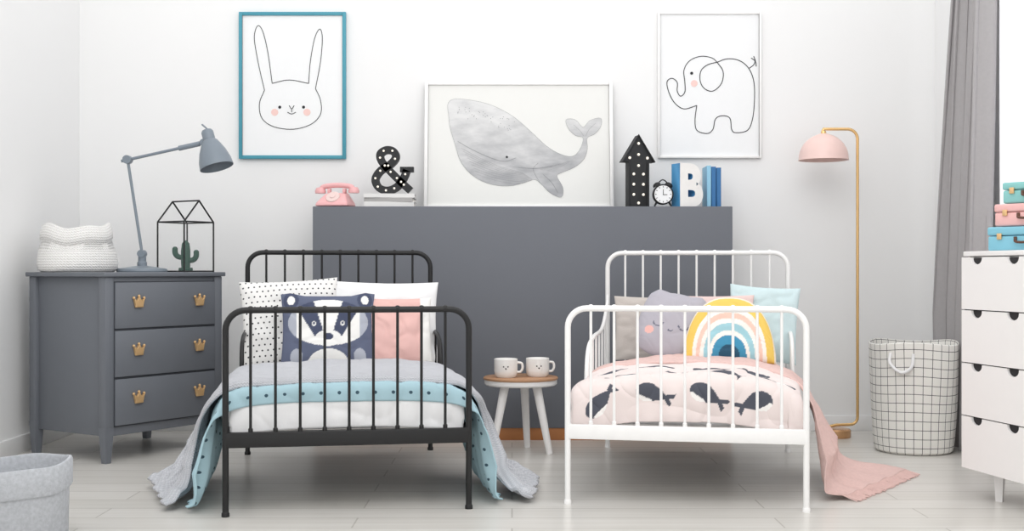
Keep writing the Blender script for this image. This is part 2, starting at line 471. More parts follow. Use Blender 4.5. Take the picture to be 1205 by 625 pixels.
b.tube([S+Vector((0, -0.016, 0)), S+Vector((0, 0.016, 0))], 0.017, 14)
b.obj('upper_arm', M['lampg'], lamp)
ax = Vector((0.285, -0.12, -0.95)).normalized()
Xs = Matrix.Translation(S+Vector((0.012, 0, 0.060))) @ ax.to_track_quat('Z', 'Y').to_matrix().to_4x4()
Build().lathe([(0.001, 0), (0.022, 0.002), (0.028, 0.012), (0.028, 0.05), (0.036, 0.058), (0.045, 0.075), (0.062, 0.11), (0.074, 0.15), (0.078, 0.185), (0.075, 0.185), (0.070, 0.15), (0.055, 0.11), (0.03, 0.08)], 32, X=Xs)\
    .tube([S+Vector((0.03, 0, 0.05)), S+Vector((-0.01, 0, 0.085))], 0.004).obj('lamp_shade', M['lampg'], lamp)
Build().ball((0, 0, 0.12), 0.028, X=Xs).obj('bulb', M['lampd'], lamp)

# terrarium
p = dpos(0.545, 0.11)
te = thing('glass_terrarium', p, 'black-framed glass house terrarium holding a cactus on the dresser', 'terrarium', ang)
hs = 0.09; ze, za = 0.235, 0.335
c4 = [(-hs, -hs), (hs, -hs), (hs, hs), (-hs, hs)]
b = Build(); r = 0.004
for i in range(4):
    a_, b_ = c4[i], c4[(i+1) % 4]
    b.tube([(a_[0], a_[1], 0.004), (b_[0], b_[1], 0.004)], r, 6); b.tube([(a_[0], a_[1], ze), (b_[0], b_[1], ze)], r, 6); b.tube([(a_[0], a_[1], 0), (a_[0], a_[1], ze)], r, 6)
r0, r1 = (0, -hs, za), (0, hs, za)
b.tube([r0, r1], r, 6)
for q, e1, e2 in ((r0, c4[0], c4[1]), (r1, c4[2], c4[3])):
    b.tube([q, (e1[0], e1[1], ze)], r, 6); b.tube([q, (e2[0], e2[1], ze)], r, 6)
b.obj('frame', M['black'], te)
b = Build()
for i in range(4):
    a_, b_ = c4[i], c4[(i+1) % 4]
    b.add([(a_[0], a_[1], 0.005), (b_[0], b_[1], 0.005), (b_[0], b_[1], ze), (a_[0], a_[1], ze)], [[0, 1, 2, 3]])
b.obj('glass_panes', M['glass'], te)
b = Build()
b.tube([(0, 0, 0.01), (0, 0, 0.05), (0, 0, 0.10), (0, 0, 0.135), (0, 0, 0.15)], [0.020, 0.022, 0.022, 0.018, 0.004], 12)
for sx, zz in ((1, 0.055), (-1, 0.07)):
    b.tube(catmull([(0, 0, zz), (sx*0.020, -sx*0.026, zz+0.002), (sx*0.030, -sx*0.038, zz+0.02), (sx*0.030, -sx*0.038, zz+0.05)], 4), [0.013]*12+[0.006], 10)
b.lathe([(0.001, 0.002), (0.034, 0.002), (0.032, 0.02), (0.001, 0.022)], 20)
b.obj('cactus', M['cactus'], te)

# ------------------------------------------------------------------ pictures
def picture(name, x, z, w, h, fw, fm, pm, label, y=YB-0.014):
    e = thing(name, (x, y, z), label, 'picture')
    b = Build(); d = 0.022
    b.box((-w/2+fw/2, 0, 0), (fw, d, h), 0.002).box((w/2-fw/2, 0, 0), (fw, d, h), 0.002).box((0, 0, h/2-fw/2), (w-2*fw, d, fw), 0.002).box((0, 0, -h/2+fw/2), (w-2*fw, d, fw), 0.002)
    b.obj('frame', fm, e)
    Build().box((0, 0.004, 0), (w-fw*1.5, 0.01, h-fw*1.5)).obj('print', pm, e)
    return e
PS = 1/226.9
def drawing(parent, cx, cy, strokes, dots=(), cheeks=(), r=0.0020, sc=PS, y=-0.0015):
    b = Build()
    for st in strokes:
        pts = [((q[0]-cx)*sc, y, (cy-q[1])*sc) for q in st]
        b.tube(catmull(pts, 6), r, 5)
    for (x_, y_, rr) in dots: b.lathe([(0.0001, 0), (rr*sc, 0), (rr*sc, 0.001), (0.0001, 0.001)], 14, X=TR((x_-cx)*sc, y, (cy-y_)*sc) @ RX(pi/2))
    b.obj('line_drawing', M['ink'], parent)
    for (x_, y_, rr) in cheeks:
        Build().lathe([(0.0001, 0), (rr*sc, 0), (rr*sc, 0.001), (0.0001, 0.001)], 18, X=TR((x_-cx)*sc, y+0.0005, (cy-y_)*sc) @ RX(pi/2)).obj('cheek', M['cheek'], parent)

p1 = picture('framed_picture', -1.139, 1.793, 0.555, 0.762, 0.018, M['teal'], M['paper'], 'line drawing of a rabbit in a teal frame on the wall')
drawing(p1, 344, 100.5, [
    [(311, 106), (306, 85), (301, 60), (299, 42), (303, 30), (309, 37), (315, 62), (320, 98)],
    [(320, 98), (340, 94), (363, 98)],
    [(363, 98), (365, 72), (370, 45), (376, 34), (379, 44), (377, 72), (371, 104)],
    [(371, 104), (377, 118), (377, 134), (366, 146), (345, 152), (322, 149), (308, 139), (305, 122), (311, 106)],
    [(340, 124), (343, 128), (346, 124)], [(343, 128), (343, 132)], [(338, 132), (343, 134), (348, 132)]],
    [(329, 126, 1.8), (357, 126, 1.8)], [(323, 132, 4.2), (361, 132, 4.2)])
p2 = picture('framed_picture', 1.025, 1.795, 0.538, 0.758, 0.012, M['whitem'], M['paper'], 'line drawing of an elephant in a thin white frame')
drawing(p2, 835, 100, [
    [(806, 96), (805, 82), (812, 71), (825, 66), (838, 68), (844, 73)],
    [(844, 73), (856, 69), (870, 71), (881, 80), (887, 95), (888, 115), (886, 138), (880, 153), (866, 156), (861, 152), (859, 139), (850, 136), (842, 140), (839, 152), (832, 157), (820, 153), (818, 140), (820, 124)],
    [(806, 96), (806, 108), (801, 113), (797, 107), (797, 97), (791, 92), (785, 96), (787, 108), (794, 121), (805, 128), (820, 124)],
    [(844, 73), (851, 84), (849, 98), (839, 107), (829, 104), (824, 95), (825, 83), (833, 76), (844, 73)],
    [(882, 80), (887, 76), (889, 71)], [(884, 68), (889, 72), (890, 78)], [(887, 66), (889, 71)]],
    [(814, 86, 1.8)], [(817, 98, 4.0)], r=0.0023)
# whale poster leaning on the wall
p3 = picture('framed_picture', 0.0345, 1.147+0.333, 0.97, 0.664, 0.018, M['whitem'], M['paper2'], 'grey watercolour whale print in a white frame leaning on the wall', y=6.09)
p3.rotation_euler = (math.radians(-7.0), 0, 0); p3.location = (0.0345, 6.12, 1.149+0.331)
WS = 1/229.5
def wpt(q): return ((q[0]-611)*WS, (170-q[1])*WS)
body = catmull([(528, 134, 0), (527, 121, 0), (534, 115, 0), (553, 116, 0), (578, 122, 0), (603, 135, 0), (624, 153, 0), (643, 171, 0), (659, 181, 0), (674, 184, 0), (683, 176, 0), (687, 162, 0), (678, 159, 0), (670, 151, 0), (667, 140, 0), (678, 140, 0), (687, 149, 0), (695, 141, 0), (708, 138, 0), (708, 148, 0), (701, 157, 0), (692, 162, 0), (692, 175, 0), (688, 187, 0), (677, 197, 0), (661, 204, 0), (656, 208, 0), (663, 222, 0), (661, 233, 0), (648, 228, 0), (637, 217, 0), (628, 212, 0), (605, 219, 0), (580, 218, 0), (558, 208, 0), (543, 191, 0), (536, 170, 0), (530, 150, 0)], 4, True)
Build().prism([wpt(q) for q in body], -0.0025, 0.0).obj('whale_shape', M['whale'], p3)
b = Build()
Y_ = -0.0027
def wl(pts, r=0.0010): b.tube(catmull([(wpt(q)[0], Y_, wpt(q)[1]) for q in pts], 5), r, 5)
b.tube([(wpt(q)[0], Y_, wpt(q)[1]) for q in body], 0.0006, 5, closed=True)
wl([(539, 166), (556, 176), (578, 186), (594, 190), (608, 186)])
for k in range(9): wl([(543+k*2.4, 174+k*4), (563+k*3, 185+k*3.6), (588+k*3, 196+k*2.6), (616+k*1.5, 204+k*1.0)], 0.0005)
for k in range(6): wl([(600+k*9, 196+k*1), (625+k*7, 199-k*0.5), (650+k*5, 196-k*1.5)], 0.0004)
wl([(640, 206), (650, 216), (657, 228)]); wl([(676, 146), (684, 154), (688, 160)], 0.0006); wl([(702, 144), (694, 152), (690, 160)], 0.0006)
wl([(636, 216), (628, 200), (634, 192)], 0.0008)
b.obj('whale_lines', M['pencil'], p3)
Build().lathe([(0.0001, 0), (0.006, 0), (0.006, 0.001), (0.0001, 0.001)], 12, X=TR(wpt((597, 185))[0], Y_-0.0005, wpt((597, 185))[1]) @ RX(pi/2)).obj('whale_eye', M['ink'], p3)
b = Build()
for k in range(40):
    q = (536+random.random()*70, 121+random.random()*16); q = (q[0], q[1]+(q[0]-540)*0.28)
    b.lathe([(0.0001, 0), (0.002, 0), (0.002, 0.001), (0.0001, 0.001)], 6, X=TR(wpt(q)[0], Y_, wpt(q)[1]) @ RX(pi/2))
b.obj('whale_spots', M['pencil'], p3, kind='stuff')

# ------------------------------------------------------------------ objects on the partition (z = pz)
def onp(px, Y): return (px-602.5)*Y/1400
ph = thing('telephone', (onp(395, 5.93), 5.93, pz), 'pink retro telephone on the partition top', 'telephone', math.radians(-12))
vs = [(-0.085, -0.07, 0.004), (0.085, -0.07, 0.004), (0.085, 0.07, 0.004), (-0.085, 0.07, 0.004), (-0.08, -0.065, 0.022), (0.08, -0.065, 0.022), (0.08, 0.065, 0.022), (-0.08, 0.065, 0.022), (-0.05, -0.01, 0.07), (0.05, -0.01, 0.07), (0.05, 0.05, 0.075), (-0.05, 0.05, 0.075)]
bm_f = [[3, 2, 1, 0], [0, 1, 5, 4], [1, 2, 6, 5], [2, 3, 7, 6], [3, 0, 4, 7], [4, 5, 9, 8], [5, 6, 10, 9], [6, 7, 11, 10], [7, 4, 8, 11], [8, 9, 10, 11]]
o = Build().add(vs, bm_f).obj('body', M['pinkp'], ph); mo = o.modifiers.new('b', 'BEVEL'); mo.width = 0.008; mo.segments = 3
b = Build()
b.tube(catmull([(-0.085, 0.02, 0.085), (-0.07, 0.02, 0.105), (0, 0.02, 0.112), (0.07, 0.02, 0.105), (0.085, 0.02, 0.085)], 5), [0.013]*21, 10)
for sx in (-1, 1): b.lathe([(0.001, -0.006), (0.026, -0.006), (0.028, 0.006), (0.02, 0.022), (0.001, 0.026)], 18, X=TR(sx*0.088, 0.02, 0.078))
for sx in (-1, 1): b.box((sx*0.04, 0.02, 0.084), (0.014, 0.03, 0.022), 0.003)
b.obj('handset', M['pinkp'], ph)
Xd = TR(0, -0.04, 0.05) @ RX(math.radians(48))
Build().lathe([(0.001, 0.008), (0.012, 0.008), (0.014, 0.004), (0.034, 0.004), (0.036, -0.004)], 24, X=Xd).obj('dial', M['palepink'], ph)

def book(name, loc, size, cover, rot, label, group):
    e = thing(name, loc, label, 'book', rot, group)
    L, D, T = size
    b = Build(); c = 0.003
    b.box((0, 0, c/2), (L, D, c), 0.0008).box((0, 0, T-c/2), (L, D, c), 0.0008).box((0, -D/2+c/2, T/2), (L, c, T-2*c+0.001))
    b.obj('cover', cover, e)
    Build().box((0, 0.001, T/2), (L-0.008, D-0.008, T-2*c)).obj('pages', M['pages'], e)
    return e
z = pz
for i, (T, L, cm) in enumerate(((0.026, 0.245, M['bookw']), (0.020, 0.24, M['bookg']), (0.020, 0.25, M['bookw']))):
    book('book', (onp(459, 5.94), 5.96, z), (L, 0.17, T), cm, math.radians((1, -2, 2)[i]), 'pale hardback book lying in a stack under the ampersand', 'stacked books on the partition'); z += T
AS = 1/235.7
amp = thing('marquee_ampersand', (onp(461, 5.94), 5.94, z), 'black marquee light shaped like an ampersand with bulbs', 'decorative light')
path = [(483, 222), (471, 211), (457, 197), (449, 187), (448, 179), (455, 174.5), (463, 176), (466, 183), (460, 191), (448, 199), (442, 209), (446, 218.5), (456, 222), (467, 218), (475, 208), (479, 198)]
sp = catmull([((q[0]-461)*AS, (226.3-q[1])*AS, 0) for q in path], 8)
Build().ribbon([(q.x, q.y) for q in sp], 0.038, -0.020, 0.020).ribbon([((471-461)*AS, (226-197)*AS), ((487-461)*AS, (226-197)*AS)], 0.026, -0.020, 0.020).obj('letter_body', M['blackm'], amp)
acc = 0.0; last = sp[0]
for q in sp:
    acc += (q-last).length; last = q
    if acc > 0.042:
        acc = 0
        Build().ball((q.x, -0.021, q.y), 0.0055).obj('bulb', M['bulb'], amp)
ar = thing('marquee_arrow', (onp(750.5, 5.93), 5.93, pz), 'black marquee arrow light pointing up with round bulbs', 'decorative light', math.radians(14))
k = 5.93/1400
poly = [(-12*k, 0), (12*k, 0), (12*k, 53*k), (20*k, 53*k), (0, 85*k), (-20*k, 53*k), (-12*k, 53*k)]
b = Build().prism(poly, -0.008, 0.040)
b.tube([(q[0], -0.014, q[1]+ (0.003 if q[1]==0 else 0)) for q in poly], 0.005, 6, closed=True)
b.obj('arrow_body', M['blackm'], ar)
for q in ((0, 75), (-11, 58), (11, 58), (0, 62), (0, 49), (-6, 39), (6, 39), (-6, 27), (6, 27), (-6, 15), (6, 15), (0, 5)):
    Build().ball((q[0]*k, -0.012, q[1]*k), 0.0072).obj('bulb', M['bulb'], ar)
ck = thing('alarm_clock', (onp(780, 5.89), 5.89, pz), 'small black twin-bell alarm clock with white face', 'clock')
Xc = TR(0, 0, 0.062) @ RX(pi/2)
Build().lathe([(0.001, -0.02), (0.045, -0.02), (0.051, -0.015), (0.051, 0.018), (0.047, 0.022), (0.044, 0.018)], 32, X=Xc).tube([(-0.03, 0, 0.025), (-0.042, 0, 0.003)], [0.006, 0.004]).tube([(0.03, 0, 0.025), (0.042, 0, 0.003)], [0.006, 0.004])\
    .tube(catmull([(-0.03, 0, 0.112), (0, 0, 0.135), (0.03, 0, 0.112)], 5), 0.003).obj('case', M['black'], ck)
Build().lathe([(0.0001, 0.016), (0.044, 0.016), (0.044, 0.018), (0.0001, 0.018)], 32, X=Xc).obj('dial', M['paper'], ck)
b = Build().box((0, -0.019, 0.072), (0.003, 0.001, 0.028)).box((0.009, -0.019, 0.06), (0.022, 0.001, 0.003))
for i in range(12):
    a = i*pi/6; b.box((0.037*math.sin(a), -0.0188, 0.062+0.037*math.cos(a)), (0.003, 0.001, 0.007), rot=RY(a))
b.obj('hands', M['ink'], ck)
for sx in (-1, 1): Build().lathe([(0.021, 0), (0.019, 0.009), (0.011, 0.016), (0.001, 0.018)], 20, X=TR(sx*0.028, 0, 0.104) @ RY(sx*0.5)).obj('bell', M['black'], ck)
lb = thing('letter_block', (onp(810, 5.92), 5.92, pz), 'chunky white letter B with blue sides standing on the partition', 'decorative letter', math.radians(26))
b = Build()
glyph('B', 0.135, 0.216, -0.030, -0.027, 0.045, 0, b)
glyph('B', 0.135, 0.216, -0.027, 0.048, 0.045, 1, b)
b.obj('letter', [M['ceram'], M['bblue']], lb)
for i, (pxx, T, hh, cm) in enumerate(((831.5, 0.020, 0.21, M['lblue']), (837, 0.022, 0.205, M['blue']), (843, 0.022, 0.20, M['blue']))):
    e = thing('book', (onp(pxx, 6.02), 6.02, pz), ('pale blue' if i == 0 else 'blue')+' book standing upright beside the letter B', 'book', 0, 'upright books on the partition')
    c = 0.003
    Build().box((-T/2+c/2, 0, hh/2), (c, 0.15, hh), 0.0008).box((T/2-c/2, 0, hh/2), (c, 0.15, hh), 0.0008).box((0, -0.075+c/2, hh/2), (T-2*c+0.001, c, hh)).obj('cover', cm, e)
    Build().box((0, 0.001, hh/2), (T-2*c, 0.142, hh-0.008)).obj('pages', M['pages'], e)

# ------------------------------------------------------------------ beds
def hoop(w, Ht, r, y, rc):
    pts = [(-w/2, y, 0), (-w/2, y, Ht*0.5), (-w/2, y, Ht-rc)]
    for i in range(1, 9):
        a = i/8*pi/2; pts.append((-w/2+rc-rc*math.cos(a), y, Ht-rc+rc*math.sin(a)))
    pts += [(-p_[0], y, p_[2]) for p_ in pts[::-1]]
    return pts
BW, BL = 0.828, 1.38
def bed(loc, rot, m, label, guards):
    e = thing('bed', loc, label, 'bed', rot)
    def end(name, y, Ht, zr):
        b = Build(); r = 0.0108
        b.tube(hoop(BW, Ht-r, r, y, 0.068), r, 12)
        b.box((0, y, zr), (BW+0.010, 0.020, 0.052), 0.003)
        n = 9
        for i in range(n):
            x = -BW/2+BW*(i+1)/(n+1)
            zt = Ht-r
            b.tube([(x, y, zr), (x, y, zt)], 0.005, 8)
            b.ball((x, y, zt+0.003), 0.0115, segs=10); b.lathe([(0.005, -0.010), (0.008, -0.007), (0.008, 0.007), (0.005, 0.010)], 10, X=TR(x, y, zr+0.030))
        for sx in (-1, 1): b.lathe([(0.001, 0), (0.0135, 0), (0.0135, 0.012), (0.0108, 0.016)], 12, X=TR(sx*BW/2, y, 0))
        b.obj(name, m, e)
    end('footboard', 0, 0.708, 0.258); end('headboard', BL, 0.925, 0.33)
    for sx in (-1, 1):
        Build().box((sx*BW/2, BL/2, 0.258), (0.018, BL-0.02, 0.05), 0.003).obj('side_rail', m, e)
    for sx, gl in guards:
        b = Build(); x = sx*BW/2
        pts = catmull([(x, BL, 0.72), (x, BL-0.04, 0.66), (x, BL-gl*0.3, 0.57), (x, BL-gl*0.7, 0.55), (x, BL-gl*0.93, 0.49), (x, BL-gl, 0.27)], 8)
        b.tube(pts, 0.009, 10)
        n = max(3, int(gl/0.11))
        for i in range(1, n):
            y = BL-gl*i/n
            zt = min((abs(q.y-y), q.z) for q in pts)[1]
            b.tube([(x, y, 0.27), (x, y, zt)], 0.005, 8)
        b.obj('guard_rail', m, e)
    b = Build()
    for i in range(10): b.box((0, 0.08+i*0.135, 0.266), (BW-0.03, 0.06, 0.014), 0.002)
    b.obj('slatted_base', M['whitel'], e)
    return e
b1loc, b1rot = (-0.559, 4.085, 0), math.radians(9.5)
b2loc, b2rot = (0.606, 4.17, 0), math.radians(-10.5)
bed(b1loc, b1rot, M['black'], 'black metal tube child bed with rounded barred ends', ((-1, 0.48), (1, 0.48)))
bed(b2loc, b2rot, M['whitem'], 'white metal tube child bed with rounded barred ends', ((-1, 0.85), (1, 0.42)))
def place(o, loc, rot, label, cat):
    o.location = loc; o.rotation_euler = (0, 0, rot); o['label'] = label; o['category'] = cat; return o
for l_, r_ in ((b1loc, b1rot), (b2loc, b2rot)):
    place(Build().box((0, BL/2, 0.328), (0.755, BL-0.12, 0.100), 0.03, seg=4).obj('mattress', M['sheet']), l_, r_, 'white child mattress lying on the bed base', 'mattress')

def base_noise(x, y, z=0.0, cre=1.0):
    # broad puffs plus creases; shared by stacked layers so they stay parallel
    c1 = noise.noise(Vector((x*4+y*2.5+3, y*4-x*1.5+z*5, 7.7)))
    crease = max(0.0, 0.22-abs(c1))/0.22
    c2 = noise.noise(Vector((x*7-y*4+9, y*6+z*6, 2.1)))
    crease2 = max(0.0, 0.16-abs(c2))/0.16
    return 0.010*noise.noise(Vector((x*5+3, y*5+z*4, 1.7)))+0.005*noise.noise(Vector((x*14, y*11+z*8, 4.2)))-cre*(0.007*crease**1.5+0.004*crease2**1.5)

def cloth(name, rows, nu, nv, m, drop=0.0, fold=0.0, floorf=0.0, thick=0.004, paint=None, seed=0, puff=1.0, nf=5, flox=0.5, R=0.035, cre=1.0, ridge=0.35):
    """rows: list of ((x,y,z) near edge, (x,y,z) far edge) across the bed"""
    A = catmull([r[0] for r in rows], 10); Bc = catmull([r[1] for r in rows], 10)
    def arc(P):
        L = [0]
        for i in range(1, len(P)): L.append(L[-1]+(P[i]-P[i-1]).length)
        return L
    mid = [(a+b)/2 for a, b in zip(A, Bc)]; L = arc(mid)
    def samp(P, s):
        for i in range(1, len(P)):
            if L[i] >= s or i == len(P)-1:
                t_ = (s-L[i-1])/max(1e-9, L[i]-L[i-1]); return P[i-1].lerp(P[i], min(1, max(0, t_)))
    G = []; UV = []
    if 0 < drop < R: R = drop
    for i in range(nu+1):
        s = L[-1]*i/nu; a = samp(A, s); b_ = samp(Bc, s)
        wt = min(1, max(0, (a.z-0.27)/0.13))
        W = (b_-a).length; tot = W+drop
        row = []
        for j in range(nv+1):
            v = j/nv; q = v*tot
            if drop > 0:
                tt = (q-drop+R)/(2*R)
                if tt <= 0: ya = 0; zd = drop-q
                elif tt >= 1: ya = q-drop; zd = 0
                else: ya = R*tt*tt; zd = R*(1-tt)**2
            else: ya = q; zd = 0
            f = (ya*wt+v*W*(1-wt))/W
            P = a.lerp(b_, min(1, f)); P.z -= zd*wt
            row.append(P); UV.append((s, q))
        G.append(row)
    out = []
    for i in range(nu+1):
        for j in range(nv+1):
            P = G[i][j]; v = j/nv
            du = G[min(nu, i+1)][j]-G[max(0, i-1)][j]; dv = G[i][min(nv, j+1)]-G[i][max(0, j-1)]
            n_ = du.cross(dv); n_ = n_.normalized() if n_.length > 0 else Vector((0, 0, 1))
            flo = 1.0 if (P.z < 0.03) else max(0, 1-(P.z-0.03)/0.10)
            side = 1 if abs(P.x) > 0.36 else 0
            d = base_noise(P.x, P.y, P.z, cre)*puff*(1-flo)
            sgn = -1 if P.x < 0 else 1
            ph = 2*pi*nf*v+seed*sgn+3.4*noise.noise(Vector((P.x*4, v*3, seed)))+1.5*math.sin(v*5+seed)
            sn = 0.5+0.5*math.sin(ph); sn = sn**1.2
            sn *= 0.55+0.9*(noise.noise(Vector((P.x*2.5+5, v*5, seed+9)))*0.5+0.5)
            fw_ = min(1, max(0, (0.41-P.z)/0.28))*(1-flo)*side
            nd = Vector((sgn*max(0.3, abs(n_.x)), n_.y*0.4, abs(n_.z))).normalized()
            Q = P+n_*d*(1-fw_)+nd*(fold*fw_*sn)
            if flo > 0:
                nn = noise.noise(Vector((P.x*11+seed, P.y*8, seed)))*0.5+0.5
                rg = max(0.0, 0.25-abs(noise.noise(Vector((P.x*6+P.y*5, P.y*5-P.x*3, seed+3)))))/0.25
                endf = 1.0-0.5*max(0.0, abs(2*i/nu-1)-0.9)/0.1
                Q.z += flo*floorf*endf*(0.65*sn+0.35*nn+ridge*rg)*side
                Q.x += sgn*flo*flox*(fold*sn + 0.03*nn)
            Q.z = max(Q.z, 0.006)
            out.append(Q)
    fs = []; Wd = nv+1
    for i in range(nu):
        for j in range(nv): fs.append([i*Wd+j, (i+1)*Wd+j, (i+1)*Wd+j+1, i*Wd+j+1])
    b = Build(); b.add(out, fs, uvs=UV)
    if paint: cols = [paint(G[i][j], UV[i*Wd+j]) for i in range(nu+1) for j in range(nv+1)]
    else: cols = [(1, 1, 1, 1)]*len(out)
    o = b.obj(name, m, angle=180, cols=cols)
    if thick > 0:
        sm = o.modifiers.new('s', 'SOLIDIFY'); sm.thickness = thick; sm.offset = 1
    return o
def rw(x, z, y0, y1): return ((x, y0, z), (x, y1, z))

# black bed bedding
place(cloth('duvet', [rw(-0.382, 0.30, 0.055, 1.0), rw(-0.398, 0.35, 0.045, 1.0), rw(-0.36, 0.40, 0.045, 1.0), rw(0, 0.418, 0.045, 1.0), rw(0.36, 0.40, 0.045, 1.0), rw(0.398, 0.35, 0.045, 1.0), rw(0.382, 0.30, 0.055, 1.0)],
    140, 150, M['sheet'], drop=0.13, thick=0.006, puff=1.1, R=0.05, cre=0.7), b1loc, b1rot, 'white cotton duvet spread over the black bed', 'duvet')
place(cloth('bed_cover', [rw(-0.535, 0.012, 0.07, 0.58), rw(-0.505, 0.03, 0.05, 0.6), rw(-0.475, 0.14, 0.04, 0.7), rw(-0.463, 0.26, 0.04, 0.8), rw(-0.445, 0.36, 0.04, 0.85), rw(-0.39, 0.416, 0.04, 0.85), rw(-0.25, 0.436, 0.04, 0.85), rw(0, 0.440, 0.04, 0.85),
    rw(0.25, 0.436, 0.04, 0.85), rw(0.39, 0.416, 0.04, 0.85), rw(0.445, 0.36, 0.04, 0.85), rw(0.463, 0.26, 0.04, 0.8), rw(0.475, 0.14, 0.04, 0.7), rw(0.50, 0.03, 0.03, 0.6), rw(0.525, 0.012, 0.03, 0.6)],
    200, 130, M['tealdots'], drop=0.062, fold=0.05, floorf=0.02, seed=1.0, nf=5, flox=0.3, puff=1.1, cre=0.7), b1loc, b1rot, 'pale teal bed cover with dark dots hanging over both sides', 'bed cover')
place(cloth('blanket', [((-0.60, 0.11, 0.010), (-0.70, 0.60, 0.010)), ((-0.575, 0.13, 0.014), (-0.66, 0.68, 0.016)), ((-0.55, 0.18, 0.03), (-0.61, 0.74, 0.035)), ((-0.53, 0.24, 0.09), (-0.55, 0.80, 0.10)), ((-0.515, 0.27, 0.20), (-0.52, 0.83, 0.20)), ((-0.495, 0.19, 0.31), (-0.495, 0.85, 0.31)), ((-0.462, 0.11, 0.39), (-0.462, 0.86, 0.39)),
    rw(-0.40, 0.438, 0.085, 0.87), rw(-0.25, 0.453, 0.075, 0.87), rw(0, 0.458, 0.075, 0.87), rw(0.25, 0.453, 0.075, 0.87), rw(0.40, 0.438, 0.085, 0.87), ((0.462, 0.12, 0.385), (0.462, 0.86, 0.385)), ((0.495, 0.24, 0.30), (0.495, 0.82, 0.30)), ((0.515, 0.26, 0.20), (0.515, 0.74, 0.20)), ((0.53, 0.19, 0.09), (0.535, 0.64, 0.09)), ((0.56, 0.11, 0.035), (0.585, 0.55, 0.035)), ((0.60, 0.05, 0.016), (0.64, 0.45, 0.016)), ((0.63, 0.05, 0.010), (0.69, 0.38, 0.010))],
    260, 150, M['knitg'], drop=0.020, fold=0.065, floorf=0.05, seed=2.3, thick=0.007, nf=6, puff=1.1, cre=0.7), b1loc, b1rot, 'light grey knitted blanket draped across the black bed to the floor', 'blanket')

# white bed duvet with whales
PINK = lin('#e8dbd8'); DARK = lin('#4d505b'); WHT = lin('#f2efec')
whales = []
rr = random.Random(11)
for iy, sy in enumerate((0.085, 0.25, 0.42)):
    for ix in range(4):
        whales.append((-0.30+0.185*ix+(0.075 if iy % 2 else 0)+rr.uniform(-0.012, 0.012), sy+rr.uniform(-0.02, 0.02), rr.uniform(-0.8, 0.8), rr.choice((-1, 1))))
def whale_paint(P, uv):
    x = P.x; s = uv[1]
    for (cx, cy, a, fl) in whales:
        dx, dy = (x-cx)*0.92, (s-cy)*0.92
        if abs(dx) > 0.09 or abs(dy) > 0.09: continue
        lx = (dx*math.cos(a)+dy*math.sin(a))*fl; ly = -dx*math.sin(a)+dy*math.cos(a)
        if -0.057 < lx < 0.05:
            hw = 0.034*math.sqrt(max(0, 1-((lx+0.015)/0.042)**2)) if lx < -0.015 else 0.034*(1-((lx+0.015)/0.068)**1.3)
            off = 0.010*max(0, (lx+0.015)/0.06)
            if abs(ly-off) < hw:
                if ly < -0.018 and -0.045 < lx < 0.01: return WHT
                return DARK
        if 0.042 < lx < 0.068:
            q = (lx-0.042)/0.026
            if abs(abs(ly-0.012)-q*0.016) < 0.008: return DARK
    return PINK
place(cloth('duvet', [rw(-0.380, 0.30, 0.055, 0.92), rw(-0.402, 0.35, 0.045, 0.92), rw(-0.385, 0.41, 0.045, 0.92), rw(-0.2, 0.452, 0.045, 0.92), rw(0, 0.460, 0.045, 0.92), rw(0.2, 0.452, 0.045, 0.92), rw(0.385, 0.41, 0.045, 0.92), rw(0.402, 0.35, 0.045, 0.92), rw(0.380, 0.30, 0.055, 0.92)],
    340, 360, M['vcol'], drop=0.165, thick=0.008, paint=whale_paint, puff=1.3, R=0.07, cre=0.7), b2loc, b2rot, 'pale pink duvet printed with dark whales on the white bed', 'duvet')
o_ = 0.012
pk = cloth('blanket', [((-0.395, 0.60, 0.37), (-0.395, 0.90, 0.37)), ((-0.385, 0.60, 0.41+o_), (-0.385, 0.90, 0.41+o_)), ((-0.2, 0.60, 0.452+o_), (-0.2, 0.90, 0.452+o_)), ((0, 0.60, 0.460+o_), (0, 0.90, 0.460+o_)), ((0.2, 0.58, 0.452+o_), (0.2, 0.90, 0.452+o_)), ((0.375, 0.46, 0.417+o_), (0.375, 0.90, 0.417+o_)), ((0.435, 0.40, 0.375), (0.440, 0.90, 0.385)), ((0.462, 0.35, 0.28), (0.48, 0.90, 0.30)), ((0.475, 0.27, 0.14), (0.53, 0.90, 0.17)), ((0.485, 0.21, 0.05), (0.61, 0.90, 0.06)), ((0.50, 0.20, 0.016), (0.74, 0.90, 0.020)), ((0.56, 0.24, 0.008), (0.86, 0.86, 0.008))],
    220, 130, M['pinkb'], drop=0.012, fold=0.055, floorf=0.020, seed=4.4, thick=0.004, nf=4, puff=1.3, flox=0.0, cre=0.7, ridge=0.15)
pkT = thing('throw_blanket', b2loc, 'dusty pink fringed throw draped over the white bed to the floor', 'blanket', b2rot)
pk.parent = pkT; pk.name = 'throw_cloth'
NV_ = 130
endrow = [v.co.copy() for v in pk.data.vertices[-(NV_+1):]]
b = Build()
for i in range(0, NV_+1):
    p_ = endrow[i]
    dx, dy = 0.87, -0.45; l = 0.052+0.010*random.random(); j = random.uniform(-0.22, 0.22)
    b.tube([(p_.x-0.006, p_.y+0.003, p_.z+0.003), (p_.x+dx*l*0.5, p_.y+(dy+j)*l*0.5, max(0.006, p_.z*0.6)), (p_.x+dx*l, p_.y+(dy+j)*l, 0.004)], [0.0026, 0.0022, 0.0024], 5)
b.obj('fringe', M['pinkb'], pkT, kind='stuff')

